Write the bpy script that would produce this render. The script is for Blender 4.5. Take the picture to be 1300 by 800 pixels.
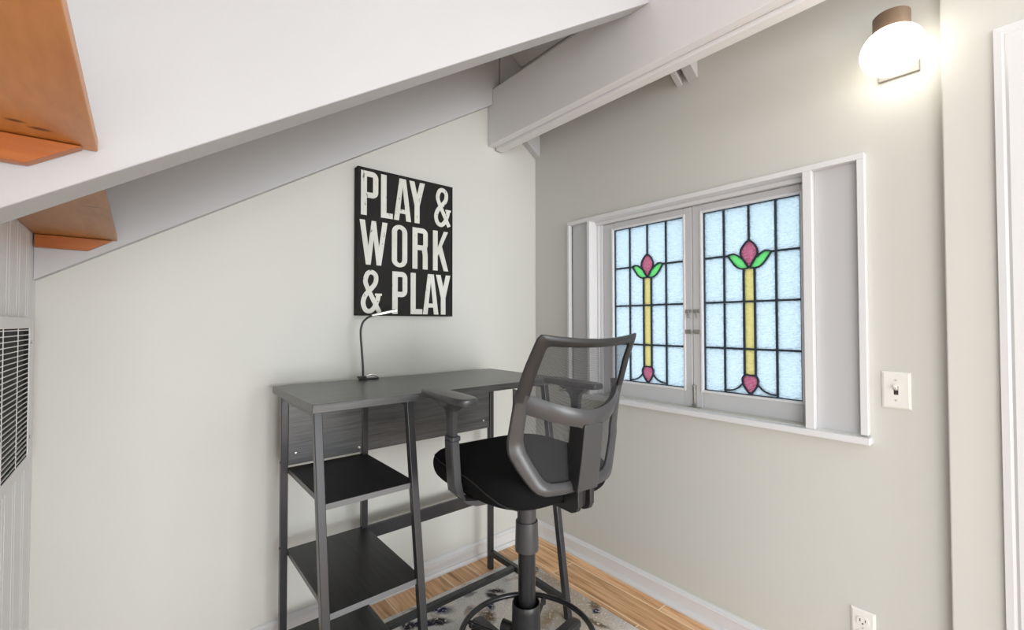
import bpy, bmesh, math, random
from mathutils import Vector, Matrix
random.seed(7)
for o in list(bpy.data.objects): bpy.data.objects.remove(o, do_unlink=True)
S = bpy.context.scene
COL = S.collection

# ------------------------------------------------------------------ camera
YAW, PITCH, ROLL = 0.698934574, 0.019474726, -0.00121461
F = Vector((math.sin(YAW)*math.cos(PITCH), math.cos(YAW)*math.cos(PITCH), math.sin(PITCH)))
R0 = Vector((math.cos(YAW), -math.sin(YAW), 0)); U0 = R0.cross(F)
R = R0*math.cos(ROLL)+U0*math.sin(ROLL); U = -R0*math.sin(ROLL)+U0*math.cos(ROLL)
cd = bpy.data.cameras.new('camera'); cam = bpy.data.objects.new('camera', cd); COL.objects.link(cam)
cd.sensor_fit = 'HORIZONTAL'; cd.sensor_width = 36; cd.lens = 563.041/1300*36; cd.clip_start = 0.02
M = Matrix(((R.x, U.x, -F.x, -1.68502), (R.y, U.y, -F.y, -1.80073), (R.z, U.z, -F.z, 1.15), (0, 0, 0, 1)))
cam.matrix_world = M
S.camera = cam

# ------------------------------------------------------------------ world, lights, exposure
W = bpy.data.worlds.new('sky'); S.world = W; W.use_nodes = True
nt = W.node_tree; nt.nodes.clear()
wo = nt.nodes.new('ShaderNodeOutputWorld'); bg = nt.nodes.new('ShaderNodeBackground')
tc = nt.nodes.new('ShaderNodeTexCoord'); sx = nt.nodes.new('ShaderNodeSeparateXYZ'); cr = nt.nodes.new('ShaderNodeValToRGB')
mr = nt.nodes.new('ShaderNodeMapRange'); mr.inputs['From Min'].default_value = -1; mr.inputs['From Max'].default_value = 1
nt.links.new(tc.outputs['Generated'], sx.inputs[0]); nt.links.new(sx.outputs['Z'], mr.inputs['Value']); nt.links.new(mr.outputs[0], cr.inputs[0])
cr.color_ramp.elements[0].position = 0.3; cr.color_ramp.elements[0].color = (0.62, 0.64, 0.66, 1)
cr.color_ramp.elements[1].position = 0.75; cr.color_ramp.elements[1].color = (0.98, 1.0, 1.0, 1)
nt.links.new(cr.outputs[0], bg.inputs['Color']); bg.inputs['Strength'].default_value = 1.2
nt.links.new(bg.outputs[0], wo.inputs[0])

def area_light(name, loc, target, sx_, sy_, power, color=(1, 1, 1)):
    l = bpy.data.lights.new(name, 'AREA'); l.shape = 'RECTANGLE'; l.size = sx_; l.size_y = sy_; l.energy = power; l.color = color
    o = bpy.data.objects.new(name, l); COL.objects.link(o); o.location = loc
    o.rotation_euler = (Vector(target)-Vector(loc)).to_track_quat('-Z', 'Y').to_euler()
    return o
area_light('fill_light_behind', (-1.2, -11.5, 0.9), (-0.9, 0, 0.9), 4.0, 2.6, 370, (0.965, 0.985, 1.0))  # added fill light far behind the camera, no known source there
area_light('fill_light_left', (-3.6, -3.7, 0.95), (-0.2, -0.9, 1.5), 2.2, 1.7, 30, (0.96, 0.98, 1.0))  # added side fill to brighten the right wall and ridge beam

vs = S.view_settings
S.display_settings.display_device = 'sRGB'
vs.view_transform = 'Standard'; vs.look = 'None'; vs.exposure = 0.8; vs.gamma = 1.0; vs.use_curve_mapping = False

# ------------------------------------------------------------------ materials
def mat(name, col=(0.8, 0.8, 0.8), rough=0.6, metal=0.0, spec=0.5, bump=0.0, bscale=200.0, var=0.0, vscale=8.0, coat=0.0):
    m = bpy.data.materials.new(name); m.use_nodes = True
    t = m.node_tree; b = t.nodes['Principled BSDF']
    b.inputs['Base Color'].default_value = (*col, 1); b.inputs['Roughness'].default_value = rough
    b.inputs['Metallic'].default_value = metal; b.inputs['Specular IOR Level'].default_value = spec
    b.inputs['Coat Weight'].default_value = coat
    tcn = t.nodes.new('ShaderNodeTexCoord')
    if bump > 0:
        n = t.nodes.new('ShaderNodeTexNoise'); n.inputs['Scale'].default_value = bscale; n.inputs['Detail'].default_value = 3
        bp = t.nodes.new('ShaderNodeBump'); bp.inputs['Strength'].default_value = bump; bp.inputs['Distance'].default_value = 0.002
        t.links.new(tcn.outputs['Object'], n.inputs['Vector']); t.links.new(n.outputs['Fac'], bp.inputs['Height']); t.links.new(bp.outputs[0], b.inputs['Normal'])
    if var > 0:
        n = t.nodes.new('ShaderNodeTexNoise'); n.inputs['Scale'].default_value = vscale; n.inputs['Detail'].default_value = 4
        mx = t.nodes.new('ShaderNodeMix'); mx.data_type = 'RGBA'
        mx.inputs[6].default_value = (*[c*(1-var) for c in col], 1); mx.inputs[7].default_value = (*[min(1, c*(1+var)) for c in col], 1)
        t.links.new(tcn.outputs['Object'], n.inputs['Vector']); t.links.new(n.outputs['Fac'], mx.inputs[0]); t.links.new(mx.outputs[2], b.inputs['Base Color'])
    return m
M_WALL = mat('wall_paint', (0.61, 0.61, 0.57), 0.55, bump=0.12, bscale=260, var=0.02, vscale=3)
M_WHITE = mat('white_trim_paint', (0.72, 0.725, 0.74), 0.35, bump=0.05, bscale=60)
M_RIDGE = mat('white_paint_lit_copy', (0.80, 0.80, 0.81), 0.5, bump=0.1, bscale=120, var=0.02, vscale=6)  # white paint lightened, so the dim ridge beam looks better lit
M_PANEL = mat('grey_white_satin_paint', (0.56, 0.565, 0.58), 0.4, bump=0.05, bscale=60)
M_BEAM = mat('white_paint_shaded_copy', (0.54, 0.545, 0.56), 0.55, bump=0.15, bscale=120, var=0.02, vscale=6)  # white paint darkened in colour to offset strong light on the rafters
M_DECK = mat('roof_deck_paint', (0.62, 0.62, 0.61), 0.7, bump=0.2, bscale=80)
M_BEAD = mat('beadboard_paint', (0.80, 0.80, 0.81), 0.4, bump=0.05, bscale=60, var=0.03, vscale=9)
M_VENT = mat('vent_white_metal', (0.78, 0.78, 0.78), 0.4)
M_DARK = mat('dark_cavity', (0.02, 0.02, 0.02), 0.9)
M_DUCT = mat('shaded_duct', (0.03, 0.03, 0.03), 0.8, metal=0.0, var=0.95, vscale=14)  # dim ductwork tone, with the shade behind the slats put into the colour
M_LEAD = mat('lead_came', (0.035, 0.05, 0.07), 0.45, metal=0.3)
M_PLASTIC = mat('grey_chair_plastic', (0.048, 0.048, 0.051), 0.3, bump=0.12, bscale=700)
M_PLASTIC_D = mat('black_chair_plastic', (0.016, 0.016, 0.017), 0.38, bump=0.1, bscale=700)
M_FABRIC = mat('black_seat_fabric', (0.008, 0.008, 0.0085), 0.95, spec=0.12, bump=0.5, bscale=1400)
M_PIPING = mat('seat_piping', (0.016, 0.016, 0.017), 0.8)
M_RING = mat('black_enamel', (0.015, 0.015, 0.017), 0.22)
M_METAL = mat('desk_leg_steel', (0.045, 0.045, 0.048), 0.26, metal=0.25, bump=0.05, bscale=500)
M_SIGN = mat('sign_black_wood', (0.012, 0.0115, 0.010), 0.7, spec=0.25, bump=0.3, bscale=90, var=0.35, vscale=14)
M_CHROME = mat('chrome', (0.75, 0.75, 0.75), 0.15, metal=1.0)
M_OLDMETAL = mat('painted_over_metal', (0.35, 0.34, 0.32), 0.4, metal=0.6, var=0.5, vscale=120)
M_SWITCH = mat('ivory_plastic', (0.80, 0.79, 0.75), 0.3)
M_SLOT = mat('slot_black', (0.03, 0.025, 0.02), 0.6)
M_TAN = mat('tan_lamp_metal', (0.23, 0.155, 0.10), 0.45, metal=0.15)
M_ALU = mat('satin_nickel', (0.62, 0.61, 0.58), 0.35, metal=0.5)
M_PLATE = mat('brushed_plate', (0.26, 0.25, 0.235), 0.5)
M_CABLE = mat('black_gooseneck', (0.012, 0.012, 0.012), 0.35)

def node_mat(name):
    m = bpy.data.materials.new(name); m.use_nodes = True
    t = m.node_tree; return m, t, t.nodes['Principled BSDF'], t.nodes.new('ShaderNodeTexCoord')

def wood(name, c1, c2, axis, rough=0.45, scale=1.0, knots=(), knotcol=(0.10, 0.03, 0.01), spec=0.4, bump=0.15, stretch=14):
    """grain runs along axis 0/1/2 (object space)"""
    m, t, b, tcn = node_mat(name)
    mp = t.nodes.new('ShaderNodeMapping'); sc = [stretch*scale]*3; sc[axis] = 1.2*scale
    mp.inputs['Scale'].default_value = sc
    n = t.nodes.new('ShaderNodeTexNoise'); n.inputs['Scale'].default_value = 1.6; n.inputs['Detail'].default_value = 7; n.inputs['Distortion'].default_value = 0.9
    n2 = t.nodes.new('ShaderNodeTexNoise'); n2.inputs['Scale'].default_value = 9; n2.inputs['Detail'].default_value = 4
    ad = t.nodes.new('ShaderNodeMath'); ad.operation = 'MULTIPLY_ADD'; ad.inputs[1].default_value = 0.45
    cr = t.nodes.new('ShaderNodeValToRGB'); cr.color_ramp.elements[0].position = 0.45; cr.color_ramp.elements[1].position = 0.95
    cr.color_ramp.elements[0].color = (*c1, 1); cr.color_ramp.elements[1].color = (*c2, 1)
    t.links.new(tcn.outputs['Object'], mp.inputs[0]); t.links.new(mp.outputs[0], n.inputs['Vector']); t.links.new(mp.outputs[0], n2.inputs['Vector'])
    t.links.new(n2.outputs['Fac'], ad.inputs[0]); t.links.new(n.outputs['Fac'], ad.inputs[2]); t.links.new(ad.outputs[0], cr.inputs[0])
    last = cr.outputs[0]
    for (kx, ky, kr, ks) in knots:
        mp2 = t.nodes.new('ShaderNodeMapping'); mp2.vector_type = 'POINT'
        mp2.inputs['Location'].default_value = (-kx/kr, -ky/(kr*ks), 0); mp2.inputs['Scale'].default_value = (1/kr, 1/(kr*ks), 0)
        ln = t.nodes.new('ShaderNodeVectorMath'); ln.operation = 'LENGTH'
        rp = t.nodes.new('ShaderNodeValToRGB'); rp.color_ramp.elements[0].position = 0.35; rp.color_ramp.elements[1].position = 1.0
        rp.color_ramp.elements[0].color = (1, 1, 1, 1); rp.color_ramp.elements[1].color = (0, 0, 0, 1)
        mx = t.nodes.new('ShaderNodeMix'); mx.data_type = 'RGBA'; mx.inputs[7].default_value = (*knotcol, 1)
        t.links.new(tcn.outputs['Object'], mp2.inputs[0]); t.links.new(mp2.outputs[0], ln.inputs[0]); t.links.new(ln.outputs['Value'], rp.inputs[0])
        t.links.new(rp.outputs[0], mx.inputs[0]); t.links.new(last, mx.inputs[6]); last = mx.outputs[2]
    t.links.new(last, b.inputs['Base Color'])
    b.inputs['Roughness'].default_value = rough; b.inputs['Specular IOR Level'].default_value = spec
    bp = t.nodes.new('ShaderNodeBump'); bp.inputs['Strength'].default_value = bump; bp.inputs['Distance'].default_value = 0.002
    t.links.new(n2.outputs['Fac'], bp.inputs['Height']); t.links.new(bp.outputs[0], b.inputs['Normal'])
    return m
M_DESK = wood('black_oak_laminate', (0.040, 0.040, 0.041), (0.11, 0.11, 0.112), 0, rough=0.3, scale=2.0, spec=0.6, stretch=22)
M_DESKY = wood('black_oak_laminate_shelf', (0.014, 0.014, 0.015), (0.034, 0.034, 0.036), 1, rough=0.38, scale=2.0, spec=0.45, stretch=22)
M_DESKEDGE = mat('grey_edge_band', (0.16, 0.16, 0.165), 0.4)
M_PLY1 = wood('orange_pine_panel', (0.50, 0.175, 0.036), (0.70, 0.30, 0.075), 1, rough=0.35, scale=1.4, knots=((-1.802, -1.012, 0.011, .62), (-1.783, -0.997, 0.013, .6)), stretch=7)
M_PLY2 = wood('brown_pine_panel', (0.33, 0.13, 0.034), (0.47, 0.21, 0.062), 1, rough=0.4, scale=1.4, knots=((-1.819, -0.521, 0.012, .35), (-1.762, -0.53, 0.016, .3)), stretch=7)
M_CLEAT = wood('orange_pine_cleat', (0.38, 0.10, 0.016), (0.50, 0.155, 0.03), 0, rough=0.35, scale=2, stretch=7)

# wooden floor: planks run along y
m, t, b, tcn = node_mat('oak_plank_floor')
sp = t.nodes.new('ShaderNodeSeparateXYZ'); cb = t.nodes.new('ShaderNodeCombineXYZ')
ax = t.nodes.new('ShaderNodeMath'); ax.operation = 'ADD'; ax.inputs[1].default_value = 0.0775+0.1345*40
ay = t.nodes.new('ShaderNodeMath'); ay.operation = 'ADD'; ay.inputs[1].default_value = 0.338+0.92*10
br = t.nodes.new('ShaderNodeTexBrick'); br.offset = 0.5; br.offset_frequency = 2; br.squash = 1
br.inputs['Scale'].default_value = 1; br.inputs['Brick Width'].default_value = 0.92; br.inputs['Row Height'].default_value = 0.1345
br.inputs['Mortar Size'].default_value = 0.0022; br.inputs['Mortar Smooth'].default_value = 0.1; br.inputs['Bias'].default_value = 0
br.inputs['Color1'].default_value = (0, 0, 0, 1); br.inputs['Color2'].default_value = (1, 1, 1, 1); br.inputs['Mortar'].default_value = (0.5, 0.5, 0.5, 1)
t.links.new(tcn.outputs['Object'], sp.inputs[0]); t.links.new(sp.outputs['X'], ax.inputs[0]); t.links.new(sp.outputs['Y'], ay.inputs[0])
t.links.new(ay.outputs[0], cb.inputs['X']); t.links.new(ax.outputs[0], cb.inputs['Y']); t.links.new(cb.outputs[0], br.inputs['Vector'])
mp = t.nodes.new('ShaderNodeMapping'); mp.inputs['Scale'].default_value = (26, 1.6, 1)
n = t.nodes.new('ShaderNodeTexNoise'); n.noise_dimensions = '4D'; n.inputs['Scale'].default_value = 1.7; n.inputs['Detail'].default_value = 8; n.inputs['Distortion'].default_value = 1.2
wv = t.nodes.new('ShaderNodeMath'); wv.operation = 'MULTIPLY'; wv.inputs[1].default_value = 9
t.links.new(tcn.outputs['Object'], mp.inputs[0]); t.links.new(mp.outputs[0], n.inputs['Vector']); t.links.new(br.outputs['Color'], wv.inputs[0]); t.links.new(wv.outputs[0], n.inputs['W'])
cr = t.nodes.new('ShaderNodeValToRGB'); cr.color_ramp.elements[0].position = 0.30; cr.color_ramp.elements[1].position = 0.68
cr.color_ramp.elements[0].color = (0.34, 0.155, 0.06, 1); cr.color_ramp.elements[1].color = (0.86, 0.58, 0.34, 1)
e = cr.color_ramp.elements.new(0.48); e.color = (0.68, 0.39, 0.19, 1)
t.links.new(n.outputs['Fac'], cr.inputs[0])
mxa = t.nodes.new('ShaderNodeMix'); mxa.data_type = 'RGBA'; mxa.blend_type = 'MULTIPLY'; mxa.inputs[0].default_value = 1
tint = t.nodes.new('ShaderNodeValToRGB'); tint.color_ramp.elements[0].color = (0.94, 0.91, 0.88, 1); tint.color_ramp.elements[1].color = (1.22, 1.22, 1.22, 1)
t.links.new(br.outputs['Color'], tint.inputs[0]); t.links.new(cr.outputs[0], mxa.inputs[6]); t.links.new(tint.outputs[0], mxa.inputs[7])
mxb = t.nodes.new('ShaderNodeMix'); mxb.data_type = 'RGBA'; mxb.inputs[7].default_value = (0.95, 0.80, 0.58, 1)
t.links.new(br.outputs['Fac'], mxb.inputs[0]); t.links.new(mxa.outputs[2], mxb.inputs[6]); t.links.new(mxb.outputs[2], b.inputs['Base Color'])
b.inputs['Roughness'].default_value = 0.38
M_FLOOR = m

# rug: cream and grey abstract with navy and taupe streaks
m, t, b, tcn = node_mat('abstract_rug')
def noise(scale, det=4, dist=0.0, loc=(0, 0, 0), sc=(1, 1, 1), rot=0):
    mp = t.nodes.new('ShaderNodeMapping'); mp.inputs['Location'].default_value = loc; mp.inputs['Scale'].default_value = sc; mp.inputs['Rotation'].default_value = (0, 0, rot)
    n = t.nodes.new('ShaderNodeTexNoise'); n.inputs['Scale'].default_value = scale; n.inputs['Detail'].default_value = det; n.inputs['Distortion'].default_value = dist
    t.links.new(tcn.outputs['Object'], mp.inputs[0]); t.links.new(mp.outputs[0], n.inputs['Vector']); return n.outputs['Fac']
def ramp(src, p0, p1, c0=(0, 0, 0), c1=(1, 1, 1)):
    r = t.nodes.new('ShaderNodeValToRGB'); r.color_ramp.elements[0].position = p0; r.color_ramp.elements[1].position = p1
    r.color_ramp.elements[0].color = (*c0, 1); r.color_ramp.elements[1].color = (*c1, 1); t.links.new(src, r.inputs[0]); return r.outputs[0]
def mixc(fac, a, c, blend='MIX'):
    mx = t.nodes.new('ShaderNodeMix'); mx.data_type = 'RGBA'; mx.blend_type = blend
    if isinstance(fac, float): mx.inputs[0].default_value = fac
    else: t.links.new(fac, mx.inputs[0])
    for i, v in ((6, a), (7, c)):
        if isinstance(v, tuple): mx.inputs[i].default_value = (*v, 1)
        else: t.links.new(v, mx.inputs[i])
    return mx.outputs[2]
dn = t.nodes.new('ShaderNodeTexNoise'); dn.inputs['Scale'].default_value = 11; dn.inputs['Detail'].default_value = 6
da = t.nodes.new('ShaderNodeVectorMath'); da.operation = 'MULTIPLY_ADD'; da.inputs[1].default_value = (.07, .07, 0)
db = t.nodes.new('ShaderNodeVectorMath'); db.operation = 'ADD'; db.inputs[1].default_value = (-.035, -.035, 0)
t.links.new(tcn.outputs['Object'], dn.inputs['Vector']); t.links.new(dn.outputs['Color'], da.inputs[0]); t.links.new(tcn.outputs['Object'], da.inputs[2]); t.links.new(da.outputs[0], db.inputs[0])
spk = ramp(noise(90, 5, .5), .33, .45)
def blot(base_, x, y, rx, ry, rot, col, sharp=.55):
    mp = t.nodes.new('ShaderNodeMapping'); mp.vector_type = 'TEXTURE'; mp.inputs['Location'].default_value = (x, y, 0); mp.inputs['Rotation'].default_value = (0, 0, rot); mp.inputs['Scale'].default_value = (rx*1.35, ry*1.3, 1e6)
    ln = t.nodes.new('ShaderNodeVectorMath'); ln.operation = 'LENGTH'; t.links.new(db.outputs[0], mp.inputs[0]); t.links.new(mp.outputs[0], ln.inputs[0])
    f = ramp(ln.outputs['Value'], sharp, 1.0, (1, 1, 1), (0, 0, 0)); mm = t.nodes.new('ShaderNodeMath'); mm.operation = 'MULTIPLY'; t.links.new(f, mm.inputs[0]); t.links.new(spk, mm.inputs[1])
    return mixc(mm.outputs[0], base_, col)
base = mixc(ramp(noise(6, 4, .6), .40, .62), (0.78, 0.78, 0.78), (1.0, 0.95, 0.88))
base = mixc(ramp(noise(9, 6, 1.2, (3, 1, 0)), .56, .68), base, (0.55, 0.47, 0.40))
base = mixc(ramp(noise(7, 7, 1.6, (1.2, 5.1, 0)), .62, .70), base, (0.30, 0.30, 0.32))
NAVY, BRN, CHAR = (0.022, 0.03, 0.085), (0.24, 0.17, 0.11), (0.05, 0.045, 0.055)
for a_ in ((-.33, -.60, .16, .19, .3, (0.60, 0.50, 0.40), .3), (-.27, -.40, .06, .14, .1, (0.50, 0.41, 0.32), .3),
           (-.775, -.228, .022, .075, .75, NAVY, .5), (-.84, -.275, .020, .06, .95, NAVY, .5), (-.89, -.25, .03, .035, .2, CHAR, .5), (-.80, -.30, .018, .05, .9, CHAR, .5),
           (-.505, -.295, .018, .040, .9, CHAR, .5), (-.545, -.312, .018, .026, 0, CHAR, .5), (-.595, -.352, .018, .024, -.4, NAVY, .5), (-.635, -.40, .026, .045, -.3, BRN, .4),
           (-.275, -.275, .045, .028, .2, CHAR, .5), (-.262, -.630, .030, .030, 0, BRN, .4), (-.285, -.660, .016, .018, 0, NAVY, .5), (-.335, -.705, .014, .05, .3, BRN, .4), (-.455, -.565, .05, .025, .4, (0.50, 0.38, 0.26), .4),
           (-.95, -.9, .05, .2, .6, NAVY, .4), (-1.2, -1.3, .06, .25, -.5, CHAR, .4), (-.6, -1.3, .06, .2, .8, NAVY, .4), (-1.3, -.6, .05, .15, .3, BRN, .4)):
    base = blot(base, *a_)
pile = noise(170, 3)
base = mixc(ramp(pile, .3, .7), mixc(0.4, base, (0.35, 0.34, 0.33), 'MULTIPLY'), base)
t.links.new(base, b.inputs['Base Color']); b.inputs['Roughness'].default_value = 0.95; b.inputs['Specular IOR Level'].default_value = 0.1
bp = t.nodes.new('ShaderNodeBump'); bp.inputs['Strength'].default_value = 0.8; bp.inputs['Distance'].default_value = 0.006
t.links.new(pile, bp.inputs['Height']); t.links.new(bp.outputs[0], b.inputs['Normal'])
M_RUG = m

def glass(name, col, bump=0.5, trans=0.9, bscale=85):
    m = bpy.data.materials.new(name); m.use_nodes = True; t = m.node_tree; t.nodes.clear()
    out = t.nodes.new('ShaderNodeOutputMaterial'); tr = t.nodes.new('ShaderNodeBsdfTranslucent'); rf = t.nodes.new('ShaderNodeBsdfTransparent'); gl = t.nodes.new('ShaderNodeBsdfGlossy')
    tr.inputs['Color'].default_value = (*col, 1); rf.inputs['Color'].default_value = (*col, 1); gl.inputs['Roughness'].default_value = 0.12
    tcn = t.nodes.new('ShaderNodeTexCoord'); v = t.nodes.new('ShaderNodeTexVoronoi'); v.inputs['Scale'].default_value = bscale
    mp = t.nodes.new('ShaderNodeMapping'); mp.inputs['Rotation'].default_value = (0.45, 0, 0); mp.inputs['Scale'].default_value = (1, 1, 1.7)
    bp = t.nodes.new('ShaderNodeBump'); bp.inputs['Strength'].default_value = min(1, bump*1.4); bp.inputs['Distance'].default_value = 0.010
    t.links.new(tcn.outputs['Object'], mp.inputs[0]); t.links.new(mp.outputs[0], v.inputs['Vector']); t.links.new(v.outputs['Distance'], bp.inputs['Height'])
    t.links.new(bp.outputs[0], tr.inputs['Normal']); t.links.new(bp.outputs[0], gl.inputs['Normal'])
    m1 = t.nodes.new('ShaderNodeMixShader'); m1.inputs[0].default_value = 0.18; m2 = t.nodes.new('ShaderNodeMixShader'); m2.inputs[0].default_value = 0.05
    t.links.new(tr.outputs[0], m1.inputs[1]); t.links.new(rf.outputs[0], m1.inputs[2]); t.links.new(m1.outputs[0], m2.inputs[1]); t.links.new(gl.outputs[0], m2.inputs[2])
    t.links.new(m2.outputs[0], out.inputs[0]); return m
M_GCLEAR = glass('hammered_pale_blue_glass', (0.745, 0.845, 0.91))
M_GPINK = glass('pink_cathedral_glass', (0.67, 0.36, 0.47), 0.9, bscale=70)
M_GGREEN = glass('green_cathedral_glass', (0.37, 0.80, 0.43), 0.3)
M_GYELLOW = glass('yellow_cathedral_glass', (0.78, 0.74, 0.46), 0.4)

# chair mesh: woven net that lets light through
m = bpy.data.materials.new('woven_net'); m.use_nodes = True; t = m.node_tree; t.nodes.clear()
out = t.nodes.new('ShaderNodeOutputMaterial'); df = t.nodes.new('ShaderNodeBsdfDiffuse'); tp = t.nodes.new('ShaderNodeBsdfTransparent'); ms = t.nodes.new('ShaderNodeMixShader')
df.inputs['Color'].default_value = (0.05, 0.05, 0.052, 1)
tcn = t.nodes.new('ShaderNodeTexCoord'); v = t.nodes.new('ShaderNodeTexVoronoi'); v.inputs['Scale'].default_value = 420; v.inputs['Randomness'].default_value = 0.35
r = t.nodes.new('ShaderNodeMapRange'); r.inputs['From Min'].default_value = 0.1; r.inputs['From Max'].default_value = 0.6; r.inputs['To Min'].default_value = 0.50; r.inputs['To Max'].default_value = 0.70
t.links.new(tcn.outputs['Object'], v.inputs['Vector']); t.links.new(v.outputs['Distance'], r.inputs['Value']); t.links.new(r.outputs[0], ms.inputs[0])
t.links.new(tp.outputs[0], ms.inputs[1]); t.links.new(df.outputs[0], ms.inputs[2]); t.links.new(ms.outputs[0], out.inputs[0])
M_NET = m

# opal lamp globe gives off light
m = bpy.data.materials.new('lit_opal_glass'); m.use_nodes = True; b = m.node_tree.nodes['Principled BSDF']
b.inputs['Base Color'].default_value = (0.9, 0.88, 0.84, 1); b.inputs['Emission Color'].default_value = (1.0, 0.93, 0.82, 1); b.inputs['Emission Strength'].default_value = 3.0
M_GLOBE = m

# distressed letters
m, t, b, tcn = node_mat('worn_white_letter_paint')
n1 = noise(70, 5, .5, sc=(1, 1, .5)); n2 = noise(9, 3)
base = mixc(ramp(n2, .3, .7), (0.60, 0.60, 0.55), (0.70, 0.70, 0.65)); base = mixc(ramp(n1, .66, .70), base, (0.10, 0.10, 0.09))
t.links.new(base, b.inputs['Base Color']); b.inputs['Roughness'].default_value = 0.65
M_LETTER = m

# ------------------------------------------------------------------ builders
def link(name, bm, m, parent=None, smooth=False, bevel=0.0, seg=2, angle=40):
    bmesh.ops.recalc_face_normals(bm, faces=bm.faces)
    me = bpy.data.meshes.new(name); bm.to_mesh(me); bm.free()
    for mm in (m if isinstance(m, (list, tuple)) else [m]): me.materials.append(mm)
    o = bpy.data.objects.new(name, me); COL.objects.link(o)
    if parent is not None: o.parent = parent
    if smooth:
        me.shade_smooth()
        me.set_sharp_from_angle(angle=math.radians(angle))
    if bevel > 0:
        md = o.modifiers.new('bevel', 'BEVEL'); md.width = bevel; md.segments = seg; md.limit_method = 'ANGLE'; md.angle_limit = math.radians(35)
    return o
def tag(o, label=None, cat=None, group=None, kind=None):
    if label: o['label'] = label
    if cat: o['category'] = cat
    if group: o['group'] = group
    if kind: o['kind'] = kind
    return o
def struct(o, label=None):
    o['kind'] = 'structure'
    if label: o['label'] = label
    return o
def thing(name, label, cat, loc=(0, 0, 0), rz=0.0, group=None):
    o = bpy.data.objects.new(name, None); o.empty_display_size = 0.05; COL.objects.link(o); o.location = loc; o.rotation_euler = (0, 0, rz)
    return tag(o, label, cat, group)
def off(o):   # keep child geometry given in world coordinates: subtract the parent's place
    o.location = -o.parent.location; return o
def box(bm, a, b):
    x0, y0, z0 = a; x1, y1, z1 = b
    v = [bm.verts.new(q) for q in ((x0, y0, z0), (x1, y0, z0), (x1, y1, z0), (x0, y1, z0), (x0, y0, z1), (x1, y0, z1), (x1, y1, z1), (x0, y1, z1))]
    for f in ((0, 3, 2, 1), (4, 5, 6, 7), (0, 1, 5, 4), (1, 2, 6, 5), (2, 3, 7, 6), (3, 0, 4, 7)): bm.faces.new([v[i] for i in f])
    return bm
def bx(*ab):
    bm = bmesh.new()
    for a, b in ab: box(bm, a, b)
    return bm
def prism(bm, poly, axis, a, b):
    """poly: 2d points; extruded along axis from a to b. axis 0: (y,z), 1: (x,z), 2: (x,y)"""
    def P(p, t):
        return (t, p[0], p[1]) if axis == 0 else ((p[0], t, p[1]) if axis == 1 else (p[0], p[1], t))
    v0 = [bm.verts.new(P(p, a)) for p in poly]; v1 = [bm.verts.new(P(p, b)) for p in poly]
    n = len(poly); bm.faces.new(v0); bm.faces.new(v1[::-1])
    for i in range(n): bm.faces.new((v0[i], v1[i], v1[(i+1) % n], v0[(i+1) % n]))
    return bm
def loft(bm, rings, closed_path=False, cap=True):
    vs_ = [[bm.verts.new(p) for p in r] for r in rings]; n = len(rings[0]); k = len(rings)
    for i in range(k if closed_path else k-1):
        A, B = vs_[i], vs_[(i+1) % k]
        for j in range(n): bm.faces.new((A[j], A[(j+1) % n], B[(j+1) % n], B[j]))
    if cap and not closed_path: bm.faces.new(vs_[0][::-1]); bm.faces.new(vs_[-1])
    return bm
def tube(bm, pts, r, n=14, closed=False, cap=True):
    pts = [Vector(p) for p in pts]; k = len(pts); rings = []; ref = None
    for i, p in enumerate(pts):
        if closed: d = pts[(i+1) % k]-pts[i-1]
        else: d = pts[min(i+1, k-1)]-pts[max(i-1, 0)]
        d.normalize()
        if ref is None: ref = Vector((0, 0, 1)) if abs(d.z) < .9 else Vector((1, 0, 0))
        a = d.cross(ref).normalized(); b_ = a.cross(d).normalized()
        if not closed: ref = b_
        rr = r[i] if isinstance(r, (list, tuple)) else r
        rings.append([p+rr*(math.cos(2*math.pi*j/n)*a+math.sin(2*math.pi*j/n)*b_) for j in range(n)])
    return loft(bm, rings, closed, cap)
def lathe(bm, prof, c=(0, 0, 0), n=40, cap=True):
    rings = [[(c[0]+r*math.cos(2*math.pi*j/n), c[1]+r*math.sin(2*math.pi*j/n), c[2]+z) for j in range(n)] for r, z in prof]
    return loft(bm, rings, False, cap)
def bar(bm, p0, p1, wx, wy):   # sheared box between two end points, horizontal section wx * wy
    rings = [[(p[0]+sx_*wx/2, p[1]+sy_*wy/2, p[2]) for sx_, sy_ in ((-1, -1), (1, -1), (1, 1), (-1, 1))] for p in (p0, p1)]
    return loft(bm, rings)
def smooth_path(pts, n=8):
    pts = [Vector(p) for p in pts]; out_ = []
    for i in range(len(pts)-1):
        p0 = pts[max(i-1, 0)]; p1 = pts[i]; p2 = pts[i+1]; p3 = pts[min(i+2, len(pts)-1)]
        for k in range(n):
            s = k/n; out_.append(0.5*((2*p1)+(-p0+p2)*s+(2*p0-5*p1+4*p2-p3)*s*s+(-p0+3*p1-3*p2+p3)*s**3))
    out_.append(pts[-1]); return out_

# ------------------------------------------------------------------ room shell
RIDGE_X, RIDGE_Z = -0.287, 2.61
def deckz(x): return RIDGE_Z-0.64*abs(x-RIDGE_X)
XL = -1.908; YB = -1.95; YF = -4.2
struct(link('floor', bx(((-4.6, YF, -0.05), (0.12, 0.1, 0.0))), M_FLOOR))
bm = bmesh.new(); prism(bm, [(XL-.1, 0), (0.12, 0), (0.12, deckz(0.12)), (RIDGE_X, RIDGE_Z), (XL-.1, deckz(XL-.1))], 1, 0.0, 0.1)
struct(link('wall_back', bm, M_WALL))
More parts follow.
